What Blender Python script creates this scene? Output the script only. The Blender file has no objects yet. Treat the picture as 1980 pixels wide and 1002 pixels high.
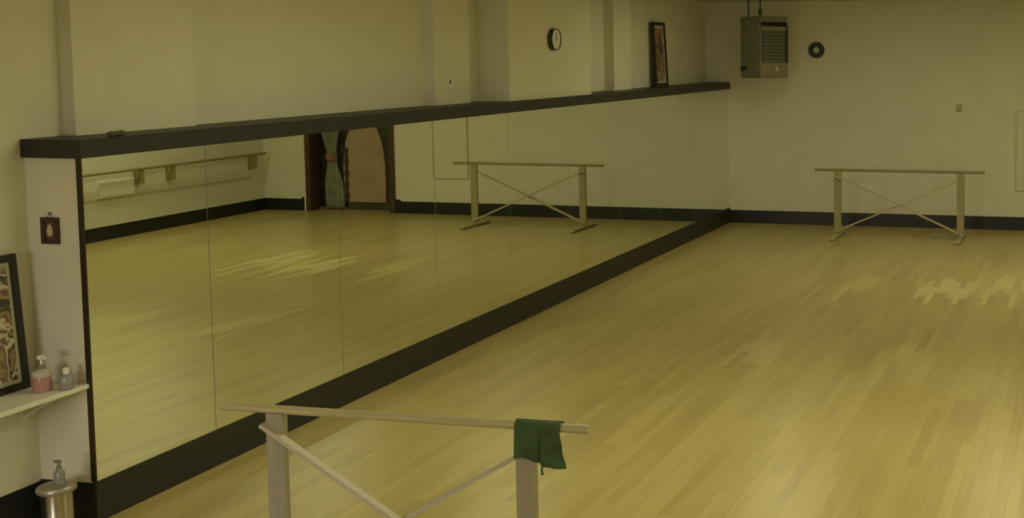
import bpy, bmesh, math, random
from mathutils import Vector, Matrix
random.seed(7)
S = bpy.context.scene
C = S.collection
PI = math.pi

# ------------------------------------------------------------------ camera, world, light, exposure
L = 19.6747          # far wall
Y0 = 6.2551          # near end of the mirror partition
T = 0.4045           # depth of the partition
WD = 9.0203          # right-hand wall
CEIL = 3.765
YB = -2.5            # wall behind the viewer
yaw, pit, roll = 0.1983, 0.0747, -0.0015
cd = bpy.data.cameras.new('camera'); cam = bpy.data.objects.new('camera', cd); C.objects.link(cam)
fwd = Vector((-math.sin(yaw)*math.cos(pit), math.cos(yaw)*math.cos(pit), -math.sin(pit)))
rt = Vector((math.cos(yaw), math.sin(yaw), 0)); up = rt.cross(fwd)
r2 = rt*math.cos(roll)+up*math.sin(roll); u2 = -rt*math.sin(roll)+up*math.cos(roll)
M = Matrix((r2, u2, -fwd)).transposed().to_4x4(); M.translation = Vector((6.0685, 0, 2.9411))
cam.matrix_world = M
cd.sensor_fit = 'HORIZONTAL'; cd.sensor_width = 36; cd.lens = 2322.47/1980*36
cd.shift_x = -654.21/1980; cd.shift_y = -229.33/1980
cd.clip_start = .05; cd.clip_end = 200
S.camera = cam

w = bpy.data.worlds.new('world'); S.world = w; w.use_nodes = True
w.node_tree.nodes['Background'].inputs[0].default_value = (1, .9, .6, 1)
w.node_tree.nodes['Background'].inputs[1].default_value = .02

S.view_settings.view_transform = 'Standard'; S.view_settings.look = 'None'
S.view_settings.gamma = 1; S.view_settings.use_curve_mapping = False
S.view_settings.exposure = 0.06
LAMP_COL = (.93, .91, .545)
LAMPS = [(1.8, 1.5, 3.4), (5.0, 1.5, 7), (8.0, 1.5, 7), (2.5, 8.0, 7), (5.0, 8.0, 11), (8.0, 8.0, 12), (2.0, 15.4, 5.2), (5.0, 15.4, 6.8), (8.0, 15.4, 8)]   # x, y, emission
LAMP_STRENGTH = 1.0
LAMPWHERE = [a+b for a in ('nearest the viewer, ', 'over the near barre, ', 'over the middle of the floor, ') for b in ('row by the mirrors', 'centre row', 'row by the wall barre')]

def area(name, loc, rot, sx, sy, power, col):
    l = bpy.data.lights.new(name, 'AREA'); l.shape = 'RECTANGLE'; l.size = sx; l.size_y = sy; l.energy = power; l.color = col
    o = bpy.data.objects.new(name, l); o.location = loc; o.rotation_euler = rot; C.objects.link(o); return o
# added unseen cooler fill from behind and left, to lighten the partition end
fill = area('cool_fill', (1.6, YB+.1, 1.7), (PI/2-.35, 0, .12), 2.4, 1.9, 36, (1.0, .91, .82)); fill.data.spread = math.radians(62)
# added unseen fill that brightens the passage beyond the far opening
area('passage_fill', (7.3, L+.9, 2.58), (-.45, 0, 0), .5, .3, 12, (1, .80, .52))

# ------------------------------------------------------------------ materials
def mat(name, col, rough=.6, metal=0, noise=0, nscale=6, bump=0, bscale=80, spec=.5, coat=0):
    m = bpy.data.materials.new(name); m.use_nodes = True; nt = m.node_tree; b = nt.nodes['Principled BSDF']
    b.inputs['Base Color'].default_value = (*col, 1); b.inputs['Roughness'].default_value = rough
    b.inputs['Metallic'].default_value = metal; b.inputs['Specular IOR Level'].default_value = spec
    b.inputs['Coat Weight'].default_value = coat
    tc = nt.nodes.new('ShaderNodeTexCoord')
    if noise:
        n = nt.nodes.new('ShaderNodeTexNoise'); n.inputs['Scale'].default_value = nscale; n.inputs['Detail'].default_value = 4
        nt.links.new(tc.outputs['Object'], n.inputs['Vector'])
        r = nt.nodes.new('ShaderNodeValToRGB')
        r.color_ramp.elements[0].position = .3; r.color_ramp.elements[1].position = .7
        r.color_ramp.elements[0].color = tuple(max(0, c*(1-noise)) for c in col)+(1,)
        r.color_ramp.elements[1].color = tuple(min(1, c*(1+noise)) for c in col)+(1,)
        nt.links.new(n.outputs['Fac'], r.inputs['Fac']); nt.links.new(r.outputs['Color'], b.inputs['Base Color'])
    if bump:
        n = nt.nodes.new('ShaderNodeTexNoise'); n.inputs['Scale'].default_value = bscale
        nt.links.new(tc.outputs['Object'], n.inputs['Vector'])
        bp = nt.nodes.new('ShaderNodeBump'); bp.inputs['Strength'].default_value = bump; bp.inputs['Distance'].default_value = .01
        nt.links.new(n.outputs['Fac'], bp.inputs['Height']); nt.links.new(bp.outputs['Normal'], b.inputs['Normal'])
    return m

def wood_mat(name, c0, c1, axis='Z', rough=.45):
    m = bpy.data.materials.new(name); m.use_nodes = True; nt = m.node_tree; b = nt.nodes['Principled BSDF']
    tc = nt.nodes.new('ShaderNodeTexCoord'); mp = nt.nodes.new('ShaderNodeMapping')
    mp.inputs['Scale'].default_value = {'X': (2, 40, 40), 'Y': (40, 2, 40), 'Z': (40, 40, 2)}[axis]
    n = nt.nodes.new('ShaderNodeTexNoise'); n.inputs['Scale'].default_value = 1.5; n.inputs['Detail'].default_value = 5
    r = nt.nodes.new('ShaderNodeValToRGB'); r.color_ramp.elements[0].color = (*c0, 1); r.color_ramp.elements[1].color = (*c1, 1)
    r.color_ramp.elements[0].position = .3; r.color_ramp.elements[1].position = .7
    nt.links.new(tc.outputs['Object'], mp.inputs['Vector']); nt.links.new(mp.outputs['Vector'], n.inputs['Vector'])
    nt.links.new(n.outputs['Fac'], r.inputs['Fac']); nt.links.new(r.outputs['Color'], b.inputs['Base Color'])
    b.inputs['Roughness'].default_value = rough
    return m

def emat(name, col, s):
    m = bpy.data.materials.new(name); m.use_nodes = True; b = m.node_tree.nodes['Principled BSDF']
    b.inputs['Base Color'].default_value = (.8, .8, .75, 1)
    b.inputs['Emission Color'].default_value = (*col, 1); b.inputs['Emission Strength'].default_value = s
    return m

def floor_mat():
    m = bpy.data.materials.new('maple_strip_floor'); m.use_nodes = True; nt = m.node_tree; N = nt.nodes; K = nt.links
    b = N['Principled BSDF']
    def math_(op, a, bb=None, c=None):
        n = N.new('ShaderNodeMath'); n.operation = op
        for i, v in enumerate((a, bb, c)):
            if v is None: continue
            if isinstance(v, (int, float)): n.inputs[i].default_value = v
            else: K.new(v, n.inputs[i])
        return n.outputs[0]
    tc = N.new('ShaderNodeTexCoord'); sp = N.new('ShaderNodeSeparateXYZ'); K.new(tc.outputs['Object'], sp.inputs[0])
    X, Y = sp.outputs[0], sp.outputs[1]
    xs = math_('DIVIDE', X, .083); ix = math_('FLOOR', xs); fx = math_('FRACT', xs)
    wn1 = N.new('ShaderNodeTexWhiteNoise'); wn1.noise_dimensions = '1D'; K.new(ix, wn1.inputs['W'])
    ys = math_('ADD', math_('DIVIDE', Y, 1.35), math_('MULTIPLY', wn1.outputs['Value'], 9.0)); iy = math_('FLOOR', ys); fy = math_('FRACT', ys)
    cb = N.new('ShaderNodeCombineXYZ'); K.new(ix, cb.inputs[0]); K.new(iy, cb.inputs[1])
    wn = N.new('ShaderNodeTexWhiteNoise'); wn.noise_dimensions = '3D'; K.new(cb.outputs[0], wn.inputs['Vector'])
    ramp = N.new('ShaderNodeValToRGB'); e = ramp.color_ramp.elements
    e[0].position = 0; e[0].color = FLOOR_A; e[1].position = 1; e[1].color = FLOOR_C
    k = ramp.color_ramp.elements.new(.5); k.color = FLOOR_B
    # grain
    gv = N.new('ShaderNodeMapping'); gv.inputs['Scale'].default_value = (30, 1.2, 1); K.new(tc.outputs['Object'], gv.inputs['Vector'])
    g = N.new('ShaderNodeTexNoise'); g.inputs['Scale'].default_value = 1.0; g.inputs['Detail'].default_value = 6; g.inputs['Roughness'].default_value = .65
    K.new(gv.outputs[0], g.inputs['Vector'])
    g2 = N.new('ShaderNodeTexNoise'); g2.inputs['Scale'].default_value = .7; g2.inputs['Detail'].default_value = 3
    K.new(tc.outputs['Object'], g2.inputs['Vector'])
    t = math_('ADD', math_('MULTIPLY', wn.outputs['Value'], .32), math_('ADD', math_('MULTIPLY', g.outputs['Fac'], .62), math_('MULTIPLY', g2.outputs['Fac'], .35)))
    t = math_('SUBTRACT', t, .17)
    K.new(t, ramp.inputs['Fac'])
    # worn pale patches where the varnish has gone, ends following the strips
    jit = math_('MULTIPLY', math_('SUBTRACT', wn1.outputs['Value'], .5), 1.1)
    pn = N.new('ShaderNodeTexNoise'); pn.inputs['Scale'].default_value = 3.2; pn.inputs['Detail'].default_value = 4; K.new(tc.outputs['Object'], pn.inputs['Vector'])
    acc = None
    for (cx, cy, hx, hy, amp) in PATCHES:
        dx = math_('DIVIDE', math_('ABSOLUTE', math_('SUBTRACT', X, cx)), hx)
        dy = math_('DIVIDE', math_('ABSOLUTE', math_('SUBTRACT', math_('ADD', Y, jit), cy)), hy)
        d = math_('SUBTRACT', 1.35, math_('ADD', math_('MAXIMUM', dx, dy), math_('MULTIPLY', pn.outputs['Fac'], .7)))
        v = math_('MULTIPLY', math_('MINIMUM', math_('MAXIMUM', math_('MULTIPLY', d, 4.0), 0.0), 1.0), amp)
        acc = v if acc is None else math_('MAXIMUM', acc, v)
    mx = N.new('ShaderNodeMix'); mx.data_type = 'RGBA'; K.new(acc, mx.inputs[0]); K.new(ramp.outputs[0], mx.inputs[6]); mx.inputs[7].default_value = FLOOR_WORN
    # gaps between strips
    ed = math_('MINIMUM', fx, math_('SUBTRACT', 1, fx)); gap = math_('LESS_THAN', ed, .018)
    ey = math_('LESS_THAN', math_('MINIMUM', fy, math_('SUBTRACT', 1, fy)), .0012)
    gp = math_('MULTIPLY', math_('MAXIMUM', gap, ey), .35)
    mg = N.new('ShaderNodeMix'); mg.data_type = 'RGBA'; K.new(gp, mg.inputs[0]); K.new(mx.outputs[2], mg.inputs[6]); mg.inputs[7].default_value = (.1, .07, .02, 1)
    K.new(mg.outputs[2], b.inputs['Base Color'])
    rr = math_('ADD', .24, math_('MULTIPLY', g2.outputs['Fac'], .12)); rr = math_('ADD', rr, math_('MULTIPLY', acc, .2)); K.new(rr, b.inputs['Roughness'])
    b.inputs['Specular IOR Level'].default_value = .5
    bp = N.new('ShaderNodeBump'); bp.inputs['Strength'].default_value = .05; bp.inputs['Distance'].default_value = .01
    K.new(g2.outputs['Fac'], bp.inputs['Height']); K.new(bp.outputs[0], b.inputs['Normal'])
    return m
FLOOR_A = (.33, .245, .09, 1); FLOOR_B = (.50, .40, .155, 1); FLOOR_C = (.61, .50, .22, 1); FLOOR_WORN = (.68, .58, .28, 1)
PATCHES = [(3.22, 14.5, .22, .7, .4), (4.35, 14.5, .40, .55, .7), (5.15, 14.7, .40, .6, .65), (2.9, 11.2, .25, .5, .3), (4.4, 11.0, .3, .45, .25)]

def art_mat(name, pal, scale, seed):
    m = bpy.data.materials.new(name); m.use_nodes = True; nt = m.node_tree; b = nt.nodes['Principled BSDF']
    tc = nt.nodes.new('ShaderNodeTexCoord'); mp = nt.nodes.new('ShaderNodeMapping'); mp.inputs['Location'].default_value = (seed, seed*1.7, seed*.3)
    n = nt.nodes.new('ShaderNodeTexNoise'); n.inputs['Scale'].default_value = scale; n.inputs['Detail'].default_value = 3; n.inputs['Distortion'].default_value = 1.2
    nt.links.new(tc.outputs['Object'], mp.inputs['Vector']); nt.links.new(mp.outputs[0], n.inputs['Vector'])
    r = nt.nodes.new('ShaderNodeValToRGB'); r.color_ramp.interpolation = 'EASE'
    for i, c in enumerate(pal):
        p = .3+.4*i/(len(pal)-1)
        el = r.color_ramp.elements[i] if i < 2 else r.color_ramp.elements.new(p)
        el.position = p; el.color = (*c, 1)
    nt.links.new(n.outputs['Fac'], r.inputs['Fac']); nt.links.new(r.outputs[0], b.inputs['Base Color'])
    b.inputs['Roughness'].default_value = .35
    return m

WALL = mat('cream_wall_paint', (.70, .665, .53), .62, noise=.03, nscale=2.5, bump=.04)
CEILM = mat('ceiling_paint', (.62, .58, .42), .8, noise=.03)
BLACK = mat('black_vinyl_base', (.012, .012, .013), .42, noise=.1)
LEDGE = mat('black_painted_ledge', (.02, .018, .014), .5, noise=.15, nscale=20)
TRIM = mat('dark_bronze_edge', (.035, .022, .008), .4, metal=.3)
WHITE = mat('white_paint', (.78, .75, .66), .45, noise=.02)
FLOOR = floor_mat()
MIR = mat('mirror_silvering', (.86, .90, .80), 0.0, metal=1.0)
MEDGE = mat('mirror_glass_edge', (.42, .46, .34), .3)
PINE = wood_mat('varnished_pine', (.31, .275, .205), (.37, .33, .25), 'Z')
PINEX = wood_mat('varnished_pine_rail', (.42, .365, .20), (.52, .455, .265), 'X', .32)
PINEB = wood_mat('planed_pale_brace', (.46, .41, .32), (.56, .50, .41), 'X')
DARKWOOD = wood_mat('dark_stained_wood', (.05, .028, .012), (.09, .05, .02), 'Z')
STEEL = mat('brushed_steel', (.55, .53, .48), .22, metal=1, noise=.05, nscale=40)

# ------------------------------------------------------------------ mesh helpers
def newbm(): return bmesh.new()
def bx(bm, x0, x1, y0, y1, z0, z1):
    r = bmesh.ops.create_cube(bm, size=1)
    for v in r['verts']:
        v.co = Vector(((x0+x1)/2+v.co.x*(x1-x0), (y0+y1)/2+v.co.y*(y1-y0), (z0+z1)/2+v.co.z*(z1-z0)))
    return r['verts']
def bevel(bm, w, seg=2):
    bmesh.ops.bevel(bm, geom=list(bm.edges), offset=w, segments=seg, profile=.5, affect='EDGES', clamp_overlap=True)
def bar(bm, a, b, w, d, upv=(0, 0, 1)):
    """rectangular bar from a to b, w across (in the plane of upv), d deep"""
    a = Vector(a); b = Vector(b); z = (b-a); ln = z.length; z.normalize()
    s = Vector(upv).cross(z).normalized(); u = z.cross(s)
    r = bmesh.ops.create_cube(bm, size=1)
    for v in r['verts']: v.co = (a+b)/2 + z*v.co.z*ln + s*v.co.x*d + u*v.co.y*w
def tube(bm, a, b, r0, r1=None, n=20, caps=True):
    r1 = r0 if r1 is None else r1; a = Vector(a); b = Vector(b); d = b-a
    q = d.to_track_quat('Z', 'Y').to_matrix().to_4x4(); q.translation = (a+b)/2
    bmesh.ops.create_cone(bm, cap_ends=caps, segments=n, radius1=r0, radius2=r1, depth=d.length, matrix=q)
def lathe(bm, prof, c=(0, 0, 0), n=28):
    rings = []
    for r, z in prof:
        rings.append([bm.verts.new((c[0]+max(r, 1e-4)*math.cos(2*PI*i/n), c[1]+max(r, 1e-4)*math.sin(2*PI*i/n), c[2]+z)) for i in range(n)])
    for a, b in zip(rings, rings[1:]):
        for i in range(n): bm.faces.new((a[i], a[(i+1) % n], b[(i+1) % n], b[i]))
    bm.faces.new(list(reversed(rings[0]))); bm.faces.new(rings[-1])
def obj(name, bm, m, parent=None, smooth=False, angle=None):
    bmesh.ops.recalc_face_normals(bm, faces=list(bm.faces))
    me = bpy.data.meshes.new(name); bm.to_mesh(me); bm.free()
    o = bpy.data.objects.new(name, me); C.objects.link(o); me.materials.append(m)
    if smooth:
        for p in me.polygons: p.use_smooth = True
        if angle: me.set_sharp_from_angle(angle=math.radians(angle))
    if parent: o.parent = parent
    return o
def thing(name, label, cat, loc=(0, 0, 0), rotz=0, group=None):
    o = bpy.data.objects.new(name, None); C.objects.link(o); o.empty_display_size = .1
    o.location = loc; o.rotation_euler = (0, 0, rotz); tag(o, label, cat, group); return o
def tag(o, label, cat, group=None):
    o['label'] = label; o['category'] = cat
    if group: o['group'] = group
    return o
def struct(name, bm, m, label=None, **k):
    o = obj(name, bm, m, **k); o['kind'] = 'structure'
    if label: o['label'] = label
    return o

# ------------------------------------------------------------------ room shell
PX, PYD = L+1.6, 0
bm = newbm(); bx(bm, -T-.2, WD+.2, YB-.2, L, -.1, 0); bx(bm, 6.2, 8.3, L, L+1.8, -.1, 0)
struct('floor', bm, FLOOR, 'yellow varnished maple strip floor')
bm = newbm(); bx(bm, -T-.2, WD+.2, YB-.2, L+.2, CEIL, CEIL+.1); struct('ceiling', bm, CEILM, 'plain cream ceiling')
bm = newbm(); bx(bm, -T-.2, -T, YB, L, 0, CEIL); struct('wall_left', bm, WALL, 'cream wall above and before the mirrors')
DX0, DX1, DZ = 6.40, 8.07, 2.15
bm = newbm(); bx(bm, -T-.2, DX0, L, L+.2, 0, CEIL); bx(bm, DX1, WD+.2, L, L+.2, 0, CEIL); bx(bm, DX0, DX1, L, L+.2, DZ, CEIL)
struct('wall_far', bm, WALL, 'cream end wall behind the distant barre')
bm = newbm(); bx(bm, WD, WD+.2, YB, L, 0, CEIL); struct('wall_right', bm, WALL, 'cream wall seen in the mirrors')
bm = newbm(); bx(bm, -T-.2, WD+.2, YB-.2, YB, 0, CEIL); struct('wall_back', bm, WALL, 'cream wall behind the viewer')
# passage beyond the opening
PASS = mat('passage_paint', (.30, .22, .13), .8, noise=.08, nscale=3)
bm = newbm(); bx(bm, 6.1, 6.2, L+.2, L+1.8, 0, 2.6); bx(bm, 8.3, 8.4, L+.2, L+1.8, 0, 2.6); bx(bm, 6.1, 8.4, L+1.8, L+1.9, 0, 2.6); bx(bm, 6.1, 8.4, L+.2, L+1.9, 2.6, 2.7)
struct('wall_passage', bm, PASS, 'brown passage walls beyond the opening')
# partition that carries the mirrors
bm = newbm(); bx(bm, -T, -.012, Y0, L, 0, 2.29); struct('wall_partition', bm, WALL, 'low white partition that carries the mirrors')
# pilasters and boxed column on the wall above
def pilaster(i, ya, yb, d, label):
    bm = newbm(); bx(bm, -T, -T+d, ya, yb, 2.404, CEIL); struct('trim_%d' % i, bm, WALL, label)
pilaster(1, 6.547, 7.6, .10, 'shallow pilaster above the near end of the ledge')
pilaster(2, 10.813, 11.5, .123, 'shallow pilaster before the boxed column')
pilaster(3, 11.86, 14.0, .378, 'boxed column carrying the clock')
pilaster(4, 15.327, 15.95, .135, 'shallow pilaster before the leaning poster')
# ledge on top of partition
bm = newbm(); bx(bm, -T-.0, .03, Y0-.03, L-.02, 2.2896, 2.4037); bevel(bm, .004, 1)
struct('trim_5', bm, LEDGE, 'black ledge capping the mirrored partition')
# mirror base, end base, edge strip
bm = newbm(); bx(bm, -.012, .006, Y0-.006, L, 0, .257)
struct('baseboard_mirror', bm, LEDGE, 'tall black base under the mirrors')
bm = newbm(); bx(bm, -T, -.012, Y0-.006, Y0, 0, .25); struct('baseboard_end', bm, BLACK, 'black base on the partition end')
bm = newbm(); bx(bm, -T, -T+.008, YB, Y0-.006, 0, .24); struct('baseboard_left', bm, BLACK, 'black base on the near wall')
bm = newbm(); bx(bm, .006, DX0-.08, L-.008, L, 0, .217); bx(bm, DX1+.08, WD, L-.008, L, 0, .217)
bx(bm, DX0-.17, DX0-.08, L-.02, L, 0, .25); bx(bm, DX1+.08, DX1+.17, L-.02, L, 0, .25)
struct('baseboard_far', bm, BLACK, 'black base on the end wall')
bm = newbm(); bx(bm, WD-.008, WD, YB, L-.008, 0, .217); struct('baseboard_right', bm, BLACK, 'black base on the wall seen in the mirrors')
bm = newbm(); bx(bm, -.03, .004, Y0-.006, Y0+.006, .257, 2.2896); struct('trim_6', bm, TRIM, 'dark edge strip at the near end of the mirrors')

# mirror panels: the first is a cut piece, the rest are five feet wide
seams = [Y0+.006, 7.31, 8.795, 10.28, 11.77, 13.255, 14.775, 16.29, 17.8, L]
mlabels = ['narrow wall mirror panel beside the white partition end', 'wall mirror panel next after the narrow one, behind the near barre rail',
 'wall mirror panel reflecting the dim doorway and pink backdrop', 'wall mirror panel under the shallow pilaster and boxed column',
 'wall mirror panel just below the black rimmed clock', 'wall mirror panel reflecting the right end of the pale barre, past the clock',
 'wall mirror panel before the leaning poster, seventh from the partition end', 'wall mirror panel just below the leaning framed poster',
 'last wall mirror panel, touching the end wall corner']
TILT = [0.0]*9
for i, (a, b) in enumerate(zip(seams, seams[1:])):
    t = thing('wall_mirror', mlabels[i], 'mirror', (0, (a+b)/2, .257), 0, 'mirror panels along the partition')
    h = (b-a)/2-.003
    bm = newbm(); bx(bm, -.011, -.001, -h, h, .001, 2.032); g = obj('glass_edge', bm, MEDGE, t)
    bm = newbm(); bm.faces.new([bm.verts.new(v) for v in ((-.0005, -h, .002), (-.0005, h, .002), (-.0005, h, 2.031), (-.0005, -h, 2.031))])
    s = obj('reflecting_face', bm, MIR, t); s.rotation_euler = (0, 0, TILT[i])

# opening in the end wall
bm = newbm()
for x0, x1 in ((DX0-.07, DX0+.03), (DX1-.03, DX1+.07)): bx(bm, x0, x1, L-.03, L+.23, 0, DZ)
bx(bm, DX0-.07, DX1+.07, L-.03, L+.23, DZ-.03, DZ+.08)
d1 = struct('door_1', bm, DARKWOOD, 'dark wooden frame of the wide opening in the end wall')
bm = newbm(); bx(bm, DX1+.071, DX1+.1, L-.035, L, 0, .3); struct('trim_7', bm, WHITE, 'short white strip beside the opening')

# ------------------------------------------------------------------ ballet barres
def barre(label, x1, x2, y, pz, px1, px2, pw, cat='ballet barre', hz=1.06, foot=.42, br=.04, rr=.0225, mats=None, fw=.10):
    MR, MP, MB = mats or (PINEX, PINE, PINEB)
    t = thing('ballet_barre', label, cat, ((x1+x2)/2, y, 0)); cx = (x1+x2)/2
    bm = newbm(); tube(bm, (x1-cx, 0, hz), (x2-cx, 0, hz), rr, n=24); bevel(bm, .003, 1) if False else None
    obj('rail', bm, MR, t, True, 40)
    for p in (px1, px2):
        bm = newbm(); bx(bm, p-pw/2-cx, p+pw/2-cx, -.0225, .0225, .075, hz-rr*.8); bevel(bm, .004); obj('post', bm, MP, t)
        bm = newbm(); bx(bm, p-fw/2-cx, p+fw/2-cx, -foot, foot, .012, .075)
        for v in bm.verts:
            if v.co.z > .05 and abs(v.co.y) > foot-.01: v.co.z -= .03
        bevel(bm, .004); f = obj('foot', bm, MB if mats else MP, t)
        for s in (-1, 1):
            bm = newbm(); bx(bm, p-fw/2+.005-cx, p+fw/2-.005-cx, s*(foot-.05)-.04, s*(foot-.05)+.04, 0, .012); obj('foot_pad', bm, BLACK, f)
    a = px1-pw/2-.012-cx; b = px2+pw/2+.0-cx
    bm = newbm(); bar(bm, (a, -.034, .985), (b, -.034, .075), br, .022, (0, 1, 0)); bevel(bm, .002, 1); obj('brace', bm, MB, t)
    bm = newbm(); bar(bm, (b+.02, .034, .965), (a+.02, .034, .075), br, .022, (0, 1, 0)); bevel(bm, .002, 1); obj('brace', bm, MB, t)
    for p, sgn, z in ((px1, -1, .945), (px2, -1, .095), (px2, 1, .945), (px1, 1, .095)):
        bm = newbm(); tube(bm, (p-cx, sgn*.044, z-.02*0), (p-cx, sgn*.049, z), .007, n=10); obj('screw_head', bm, STEEL, t)
    return t
barre('short pale wooden freestanding barre with a green cloth over one end', 1.5565, 3.639, 5.4867, 0, 1.878, 3.297, .10)
barre('long pale wooden freestanding barre standing before the end wall', 1.785, 4.47, 18.47, 0, 2.153, 4.10, .115, br=.055, foot=.45, fw=.075,
      mats=(wood_mat('worn_oak_rail', (.24, .205, .095), (.30, .26, .125), 'X', .5), wood_mat('worn_oak_post', (.29, .255, .12), (.36, .315, .155), 'Z'), wood_mat('worn_oak_brace', (.44, .39, .22), (.52, .46, .28), 'X')))

# ------------------------------------------------------------------ green cloth on the near barre
CL = mat('dark_green_knit', (.062, .105, .045), .95, noise=.25, nscale=14, bump=.5, bscale=220)
def cloth():
    y0, z0, r = 5.4867, 1.06, .0275
    bm = newbm(); NU, NV = 44, 46; grid = []
    for i in range(NU+1):
        u = i/NU; col = []
        split = 1/(1+math.exp(-(u-.55)*40))
        front = .162+.028*split - .010*math.sin(u*9)*(1-split); back = .055+.01*split
        tot = back+PI*r+front
        for j in range(NV+1):
            s = j/NV*tot
            if s < back: y, z, drop = y0+r, z0-(back-s), (back-s)
            elif s < back+PI*r:
                a = (s-back)/r; y, z, drop = y0+r*math.cos(a), z0+r*math.sin(a), 0
            else: drop = s-back-PI*r; y, z = y0-r, z0-drop
            x = 3.250+u*.245 + (drop*.22*max(0, (u-.5)*2) if s > back else -drop*5*max(0, u-.5)) + .004*math.sin(u*30)
            crease = .020*math.exp(-((u-.56)/.05)**2)*min(1, drop/.04+.3)
            fold = .010*math.sin(u*15+1.3)*min(1, drop/.15) + .006*math.sin(drop*40)*split
            if y < y0: y -= .004+abs(fold)+(.014*split*min(1, drop/.1)) - crease*.8
            else: y += .004+abs(fold)
            col.append(bm.verts.new((x, y, z)))
        grid.append(col)
    for i in range(NU):
        for j in range(NV): bm.faces.new((grid[i][j], grid[i+1][j], grid[i+1][j+1], grid[i][j+1]))
    return bm
o = obj('draped_cloth', cloth(), CL, None, True)
tag(o, 'dark green cloth garment hung over the end of the near barre', 'cloth')
md = o.modifiers.new('thickness', 'SOLIDIFY'); md.thickness = .008; md.offset = 0
bm = newbm()
pts = [(3.402, 5.437, .89), (3.408, 5.433, .872), (3.404, 5.433, .855), (3.409, 5.433, .832)]
for a, b in zip(pts, pts[1:]): tube(bm, a, b, .006, n=8)
obj('drawstring', bm, CL, o, True)

# ------------------------------------------------------------------ wall barre on the right wall, seen in the mirrors
WBAR = wood_mat('shaded_barre_wood', (.26, .21, .09), (.34, .275, .125), 'Y')  # shadow on the rail is put into this darker wood colour
t = thing('wall_barre', 'long wooden barre fixed on brackets along the far side wall, seen in the mirrors', 'ballet barre', (WD, 0, 0))
bm = newbm(); tube(bm, (-.14, 9.5, 1.065), (-.14, 19.55, 1.065), .024); obj('rail', bm, WBAR, t, True, 40)
for y in (9.9, 12.2, 14.5, 16.61, 17.29, 19.28):
    bm = newbm(); bx(bm, -.015, 0, y-.04, y+.04, .80, 1.02); bx(bm, -.155, -.015, y-.018, y+.018, .82, 1.041); bevel(bm, .003, 1)
    obj('bracket', bm, WBAR, t)
MOULD = mat('cream_moulding', (.56, .50, .33), .5, noise=.03)
bm = newbm(); bx(bm, WD-.018, WD, 12.0, 19.3, .635, .66); struct('trim_8', bm, MOULD, 'thin moulding under the wall barre')
t = thing('wall_cabinet', 'small white box on the side wall under the barre, seen in the narrow mirror', 'wall box', (WD, 16.18, .66))
bm = newbm(); bx(bm, -.06, 0, -.34, .34, 0, .27); bevel(bm, .006); obj('body', bm, WHITE, t)
bm = newbm(); bx(bm, -.07, -.06, -.31, .31, .03, .24); bevel(bm, .003); obj('cover', bm, WHITE, t)

# ------------------------------------------------------------------ things in the passage
DRAPE = mat('pale_grey_green_drape', (.27, .27, .19), .9, noise=.25, nscale=5)
DRAPED = mat('dark_green_drape', (.055, .06, .035), .9, noise=.3, nscale=6)
PINK = mat('dusty_pink_panel', (.42, .30, .19), .75, noise=.15, nscale=2.5)
SASH = mat('dusty_rose_sash', (.30, .17, .11), .85, noise=.2, nscale=20)
def drape(xa, xb, y, z0, z1, tie=None, amp=.03, k=50, lean=0):
    bm = newbm(); NU, NV = 60, 30; rows = []
    for j in range(NV+1):
        v = j/NV; z = z0+(z1-z0)*v; wd = 1.0
        if tie: wd = 1-.62*math.exp(-((v-tie)/.16)**2)
        row = []
        for i in range(NU+1):
            u = i/NU; x = (xa+xb)/2+(u-.5)*(xb-xa)*wd+lean*(v-.3)
            row.append(bm.verts.new((x, y+amp*math.sin(u*k+.5*v)*(.6+.4*wd), z)))
        rows.append(row)
    for j in range(NV):
        for i in range(NU): bm.faces.new((rows[j][i], rows[j][i+1], rows[j+1][i+1], rows[j+1][i]))
    return bm
t = thing('curtain', 'pale curtain tied with a rose sash in the dim opening, seen in the mirror', 'curtain', (7.76, L+.25, 0))
o = obj('drape', drape(-.20, .20, 0, .03, 2.1, .46, .025, 40, .12), DRAPE, t, True); md = o.modifiers.new('thickness', 'SOLIDIFY'); md.thickness = .006
bm = newbm(); lathe(bm, [(.085, .90), (.10, .95), (.105, 1.0), (.09, 1.05)], (.02, 0, 0)); obj('sash', bm, SASH, t, True)
t = thing('curtain', 'dark green curtain hanging behind the tied pale one, seen in the mirror', 'curtain', (8.0, L+.42, 0))
o = obj('drape', drape(-.5, .22, 0, .02, 2.1, None, .03, 45), DRAPED, t, True); md = o.modifiers.new('thickness', 'SOLIDIFY'); md.thickness = .006
# arched backdrop
def arch_outline(w, zs, zt, n=24, z0=.0):
    p = [(-w, z0), (-w, zs)]
    p += [(-w*math.cos(PI*i/n), zs+(zt-zs)*math.sin(PI*i/n)) for i in range(1, n)]
    return p+[(w, zs), (w, z0)]
def prism(bm, pts, ya, yb):
    a = [bm.verts.new((x, ya, z)) for x, z in pts]; b = [bm.verts.new((x, yb, z)) for x, z in pts]
    bm.faces.new(a); bm.faces.new(list(reversed(b))); n = len(pts)
    for i in range(n): bm.faces.new((a[i], b[i], b[(i+1) % n], a[(i+1) % n]))
t = thing('arched_backdrop', 'dusty pink arched panel with dark surround in the dim opening, seen in the mirror', 'backdrop', (7.15, L+.33, 0))
bm = newbm(); prism(bm, arch_outline(.43, .72, 1.76, z0=.14), -.02, .02); obj('pink_panel', bm, PINK, t)
bm = newbm(); bx(bm, -.75, .35, .021, .06, 0, 2.3); obj('surround', bm, DRAPED, t)
bm = newbm(); bx(bm, -.7, .35, -.03, .02, 0, .13); obj('plinth', bm, DRAPED, t)
bm = newbm(); bx(bm, .335, .38, -.05, -.021, .13, 1.15)
for i in range(5): bx(bm, .32, .395, -.055, -.021, .22+.21*i, .30+.21*i)
obj('slatted_upright', bm, DARKWOOD, t)

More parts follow.
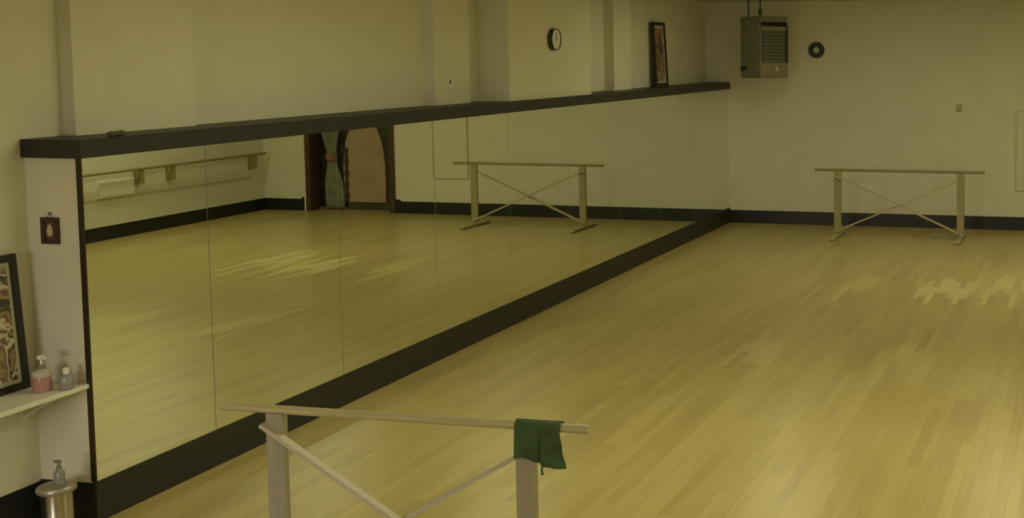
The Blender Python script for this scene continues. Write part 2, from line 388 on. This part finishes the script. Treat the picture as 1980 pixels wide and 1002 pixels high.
# ------------------------------------------------------------------ panel, mark and ring on the end wall
t = thing('notice_panel', 'flat cream panel fixed to the end wall beside the long barre', 'wall panel', (5.215, L-.003, .65))
bm = newbm(); bx(bm, -.33, .33, -.012, 0, .015, 1.295); obj('panel', bm, WALL, t)
bm = newbm(); bx(bm, -.345, .345, -.02, 0, 0, .015); bx(bm, -.345, .345, -.02, 0, 1.295, 1.31); bx(bm, -.345, -.33, -.02, 0, .015, 1.295); bx(bm, .33, .345, -.02, 0, .015, 1.295); obj('rim', bm, MOULD, t)
t = thing('thermostat', 'tiny grey-brown box on the end wall above the long barre', 'thermostat', (3.942, L, 2.0))
bm = newbm(); bx(bm, -.045, .045, -.025, 0, -.06, .06); bevel(bm, .006); obj('cover', bm, mat('beige_plastic', (.46, .41, .26), .5), t)
bm = newbm(); bx(bm, -.03, .03, -.029, -.025, -.035, .0); obj('vent_slot', bm, mat('grey_plastic', (.36, .31, .19), .5), t)
DK = mat('dark_grey_enamel', (.025, .025, .018), .4)
PALE = mat('pale_dial', (.55, .54, .46), .5)
t = thing('round_fixture', 'round black ring with a pale centre on the end wall beside the heater', 'round fixture', (1.541, L, 2.95))
def ring(bm, ro, ri, d, n=40):
    for s in range(n):
        pass
    prof = [(ri, 0), (ri, d*.6), (ri+(ro-ri)*.25, d), (ro-(ro-ri)*.25, d), (ro, d*.5), (ro, 0)]
    rs = [[bm.verts.new((r*math.cos(2*PI*i/n), -z, r*math.sin(2*PI*i/n))) for i in range(n)] for r, z in prof]
    m = len(rs)
    for k in range(m):
        a, b = rs[k], rs[(k+1) % m]
        for i in range(n): bm.faces.new((a[i], a[(i+1) % n], b[(i+1) % n], b[i]))
bm = newbm(); ring(bm, .135, .055, .06); obj('ring', bm, DK, t, True, 40)
bm = newbm(); tube(bm, (0, -.02, 0), (0, 0, 0), .056, n=32); obj('centre_disc', bm, PALE, t)

# unit heater hung in the corner, front turned into the room
HOUSE = mat('grey_brown_enamel', (.21, .205, .14), .45, noise=.12, nscale=5)
HPAN = mat('grey_heater_panel', (.14, .145, .105), .4, noise=.1)
HLIGHT = mat('worn_pale_strip', (.25, .225, .14), .5, noise=.15, nscale=8)
t = thing('unit_heater', 'grey box heater hung from the ceiling in the far corner', 'heater', (.86, 18.85, 2.50), math.radians(55))
# local front is -y
bw, bd, bh = .29, .25, .985
bm = newbm(); bx(bm, -bw, bw, -bd, bd, 0, bh); bevel(bm, .012); obj('housing', bm, HOUSE, t)
bm = newbm(); bx(bm, -bw+.02, bw-.03, -bd-.006, -bd+.001, .83, .90); obj('top_slot', bm, mat('slot_black', (.008, .008, .007), .6), t)
bm = newbm(); bx(bm, -bw+.015, bw-.06, -bd-.03, -bd+.001, .765, .825); bevel(bm, .004, 1); obj('deflector_lip', bm, HLIGHT, t)
bm = newbm(); bx(bm, -bw+.02, bw-.07, -bd-.008, -bd+.001, .255, .765)
for k in range(9):
    z = .28+.054*k
    v = bx(bm, -bw+.04, bw-.09, -bd-.026, -bd-.008, z, z+.03)
    for q in v:
        if q.co.y < -bd-.02: q.co.z -= .018
obj('louvre_panel', bm, HPAN, t)
bm = newbm(); bx(bm, bw-.06, bw-.005, -bd-.01, -bd+.001, .25, .84); obj('corner_post', bm, DK, t)
bm = newbm(); bx(bm, -bw+.01, bw-.04, -bd-.01, -bd+.001, .05, .24); bevel(bm, .003, 1); lp = obj('control_panel', bm, HLIGHT, t)
bm = newbm(); tube(bm, (.03, -bd-.01, .15), (.03, -bd-.035, .15), .03, n=20); obj('knob', bm, PALE, lp, True, 40)
for x, y in ((-.2, -.15), (-.2, .15)):
    bm = newbm(); tube(bm, (x, y, bh), (x, y, CEIL-2.50), .012, n=10); obj('hanger_rod', bm, DK, t, True, 40)
bm = newbm(); tube(bm, (-.2, -.15, bh+.03), (-.2, -.15, bh+.12), .03, n=12); obj('hanger_nut', bm, DK, t)
bm = newbm(); tube(bm, (-bw-.005, .12, .16), (-bw-.09, .12, .16), .03, n=12); tube(bm, (-bw-.07, .12, .16), (-bw-.07, .12, .11), .022, n=10); obj('gas_valve', bm, DK, t)

# ------------------------------------------------------------------ clock on the boxed column
XC = -T+.378
t = thing('wall_clock', 'round white clock with a black rim above the mirrors', 'clock', (XC, 12.93, 3.075), PI/2)
bm = newbm(); ring(bm, .128, .112, .055); obj('rim', bm, DK, t, True, 40)
bm = newbm(); tube(bm, (0, -.046, 0), (0, 0, 0), .114, n=40); f = obj('dial', bm, mat('white_dial', (.75, .74, .66), .5), t)
bm = newbm(); bar(bm, (0, -.05, -.01), (0, -.05, .075), .005, .004, (1, 0, 0)); bar(bm, (-.01, -.05, -.005), (.045, -.05, .02), .006, .004, (0, 1, 0)); obj('hands', bm, DK, f)

# poster leaning above the ledge
t = thing('framed_poster', 'tall black framed poster leaning on the ledge above the mirrors', 'framed poster', (-.275, 17.22, 2.4037))
DKF = mat('black_frame_lacquer', (.014, .012, .009), .35)
def framed(t, w, h, bw, th, lean, art, mount=None, mw=.0):
    """faces +x, bottom edge at the local origin, width along y, leaning back to -x"""
    R = Matrix.Rotation(-lean, 4, 'Y')
    def place(o): o.matrix_local = R
    bm = newbm()
    bx(bm, -th, 0, -w/2, w/2, 0, bw); bx(bm, -th, 0, -w/2, w/2, h-bw, h); bx(bm, -th, 0, -w/2, -w/2+bw, bw, h-bw); bx(bm, -th, 0, w/2-bw, w/2, bw, h-bw)
    place(obj('frame', bm, DKF, t))
    bm = newbm(); bx(bm, -th+.004, -th*.4, -w/2+bw-.002, w/2-bw+.002, bw-.002, h-bw+.002)
    place(obj('mount', bm, mount or art, t))
    bm = newbm(); bx(bm, -th*.4, -th*.4+.002, -w/2+bw+mw, w/2-bw-mw, bw+mw, h-bw-mw)
    place(obj('picture', bm, art, t))
ART1 = art_mat('poster_print', [(.02, .018, .015), (.10, .08, .06), (.30, .14, .07), (.32, .29, .22), (.05, .05, .04)], 5, 3.1)
framed(t, .52, .97, .055, .035, math.radians(3), ART1, PALE, .03)

# small marks and bits on the ledge
t = thing('wall_switch', 'tiny plate with a dark toggle on the pilaster above the ledge', 'switch', (-T+.123, 11.1, 2.63))
bm = newbm(); bx(bm, 0, .008, -.035, .035, -.055, .055); bevel(bm, .003, 1); obj('plate', bm, WHITE, t)
bm = newbm(); bx(bm, .008, .016, -.025, -.005, -.02, .02); obj('toggle', bm, mat('brown_toggle', (.16, .13, .08), .5), t)
bm = newbm(); prof = [(.012, 0), (.018, .02), (.016, .05), (.018, .11), (.010, .13)]
lathe(bm, prof, n=14)
o = obj('small_roll', bm, mat('dull_brown', (.10, .08, .06), .7), None, True, 50); o.rotation_euler = (-PI/2, 0, 0); o.location = (-.02, 6.50, 2.4217)
tag(o, 'little dull brown roll lying at the near end of the ledge', 'roll')

# ------------------------------------------------------------------ partition end: small picture, shelf, things on it, bin
t = thing('framed_picture', 'small dark maroon picture hung on the white partition end', 'picture', (-.234, Y0, 1.755))
MAR = mat('maroon_stain', (.055, .022, .016), .45, noise=.2, nscale=25)
bm = newbm(); bx(bm, -.064, .064, -.018, 0, 0, .025); bx(bm, -.064, .064, -.018, 0, .14, .165); bx(bm, -.064, -.036, -.018, 0, .025, .14); bx(bm, .036, .064, -.018, 0, .025, .14); bevel(bm, .002, 1); obj('frame', bm, MAR, t)
bm = newbm(); bx(bm, -.036, .036, -.009, 0, .025, .14); obj('ground', bm, mat('dark_red_ground', (.10, .05, .03), .6), t)
bm = newbm(); prism(bm, [(.02*math.cos(a)*(1-.25*math.sin(a)), .085+.038*math.sin(a)) for a in [2*PI*i/24 for i in range(24)]], -.014, -.009); obj('pale_figure', bm, mat('ivory_relief', (.55, .46, .28), .5), t)
bm = newbm(); tube(bm, (-.02, -.01, .165), (0, -.008, .19), .0018, n=6); tube(bm, (.02, -.01, .165), (0, -.008, .19), .0018, n=6); tube(bm, (0, -.014, .192), (0, 0, .192), .004, n=8); obj('hanger', bm, DK, t)

t = thing('wall_shelf', 'white shelf along the near wall ending at the partition', 'shelf', (-T, Y0, .885))
bm = newbm(); bx(bm, 0, T-.01, -4.2, -.001, -.03, 0); bevel(bm, .004); obj('board', bm, WHITE, t)
for y in (-.12, -1.5, -2.9):
    bm = newbm(); bx(bm, 0, .03, y-.015, y+.015, -.22, -.03); bx(bm, .03, .33, y-.012, y+.012, -.05, -.03); bar(bm, (.3, y, -.045), (.02, y, -.2), .018, .016, (0, 1, 0)); obj('bracket', bm, WHITE, t)

t = thing('framed_poster', 'black framed colourful print leaning on the white shelf', 'framed print', (-.30, 5.725, .887))
ART2 = art_mat('colour_print', [(.03, .022, .015), (.26, .21, .07), (.05, .035, .02), (.58, .52, .38), (.16, .075, .06), (.30, .25, .11), (.05, .04, .03)], 4.5, 2.2)
MOUNT = mat('ivory_mount', (.40, .38, .28), .6)
framed(t, .78, .83, .045, .028, math.radians(4), ART2, MOUNT, .025)

def plastic(name, col, tr=.35):
    m = mat(name, col, .25); m.node_tree.nodes['Principled BSDF'].inputs['Transmission Weight'].default_value = tr; return m
t = thing('soap_bottle', 'bottle with pink liquid and pale pump on the shelf beside the print', 'bottle', (-.155, 6.055, .886))
bm = newbm(); lathe(bm, [(.048, 0), (.052, .008), (.052, .085), (.050, .092)]); obj('pink_liquid', bm, plastic('pink_liquid', (.52, .26, .235), .15), t, True, 40)
bm = newbm(); lathe(bm, [(.050, .092), (.052, .10), (.050, .122), (.036, .134), (.02, .138)]); obj('clear_shoulder', bm, plastic('milky_clear', (.68, .62, .55), .3), t, True, 40)
bm = newbm(); lathe(bm, [(.021, .138), (.021, .160), (.012, .163)]); cp = obj('collar', bm, mat('grey_collar', (.20, .19, .15), .5), t, True, 40)
bm = newbm(); tube(bm, (0, 0, .16), (0, 0, .20), .007, n=12); tube(bm, (-.012, .0, .203), (.05, -.02, .208), .011, .007, n=12); lathe(bm, [(.02, .198), (.022, .205), (.02, .218), (.006, .222)]); obj('pump', bm, WHITE, t, True, 40)
t = thing('cream_jar', 'small grey-blue bottle with pale cap next to the pink one', 'bottle', (-.045, 6.12, .886))
bm = newbm(); lathe(bm, [(.036, 0), (.04, .006), (.04, .075), (.03, .09), (.016, .096)]); obj('body', bm, plastic('smoky_clear', (.40, .39, .37), .3), t, True, 40)
bm = newbm(); lathe(bm, [(.017, .096), (.017, .128), (.012, .133)]); obj('cap', bm, WHITE, t, True, 40)

t = thing('pedal_bin', 'small steel waste bin on the floor at the partition end', 'bin', (-.02, 5.985, 0))
bm = newbm(); lathe(bm, [(.086, 0), (.086, .02), (.083, .025), (.085, .29), (.087, .30)], n=40); obj('body', bm, STEEL, t, True, 40)
bm = newbm(); lathe(bm, [(.091, 0), (.091, .018), (.088, .02)], n=40); obj('base_ring', bm, BLACK, t, True, 40)
bm = newbm(); lathe(bm, [(.102, .30), (.106, .306), (.106, .325), (.098, .336), (.04, .343)], n=40); obj('lid', bm, mat('grey_lid', (.36, .34, .27), .35, metal=.5), t, True, 40)
t = thing('spray_bottle', 'slim clear bottle standing on the lid of the steel bin', 'bottle', (.005, 5.985, .343))
bm = newbm(); lathe(bm, [(.028, 0), (.03, .005), (.03, .07), (.014, .095)]); obj('body', bm, plastic('clear_plastic', (.42, .42, .36), .5), t, True, 40)
bm = newbm(); lathe(bm, [(.014, .095), (.014, .112), (.010, .114)]); tube(bm, (0, 0, .11), (0, 0, .135), .008, n=10); bx(bm, -.03, .012, -.008, .008, .13, .145); obj('nozzle', bm, mat('grey_nozzle', (.18, .18, .15), .5), t)

# ------------------------------------------------------------------ ceiling lights (above the picture)
EM = {}
for i, (x, y, e) in enumerate(LAMPS):
    t = thing('ceiling_light', 'long white fluorescent ceiling fitting, %s' % LAMPWHERE[i], 'ceiling light', (x, y, CEIL), 0, 'fluorescent ceiling fittings')
    bm = newbm(); bx(bm, -.32, .32, -1.25, 1.25, -.05, 0); bevel(bm, .006); obj('housing', bm, WHITE, t)
    bm = newbm(); bx(bm, -.29, .29, -1.2, 1.2, -.075, -.05); obj('diffuser', bm, emat('fluorescent_diffuser', LAMP_COL, e*LAMP_STRENGTH), t)
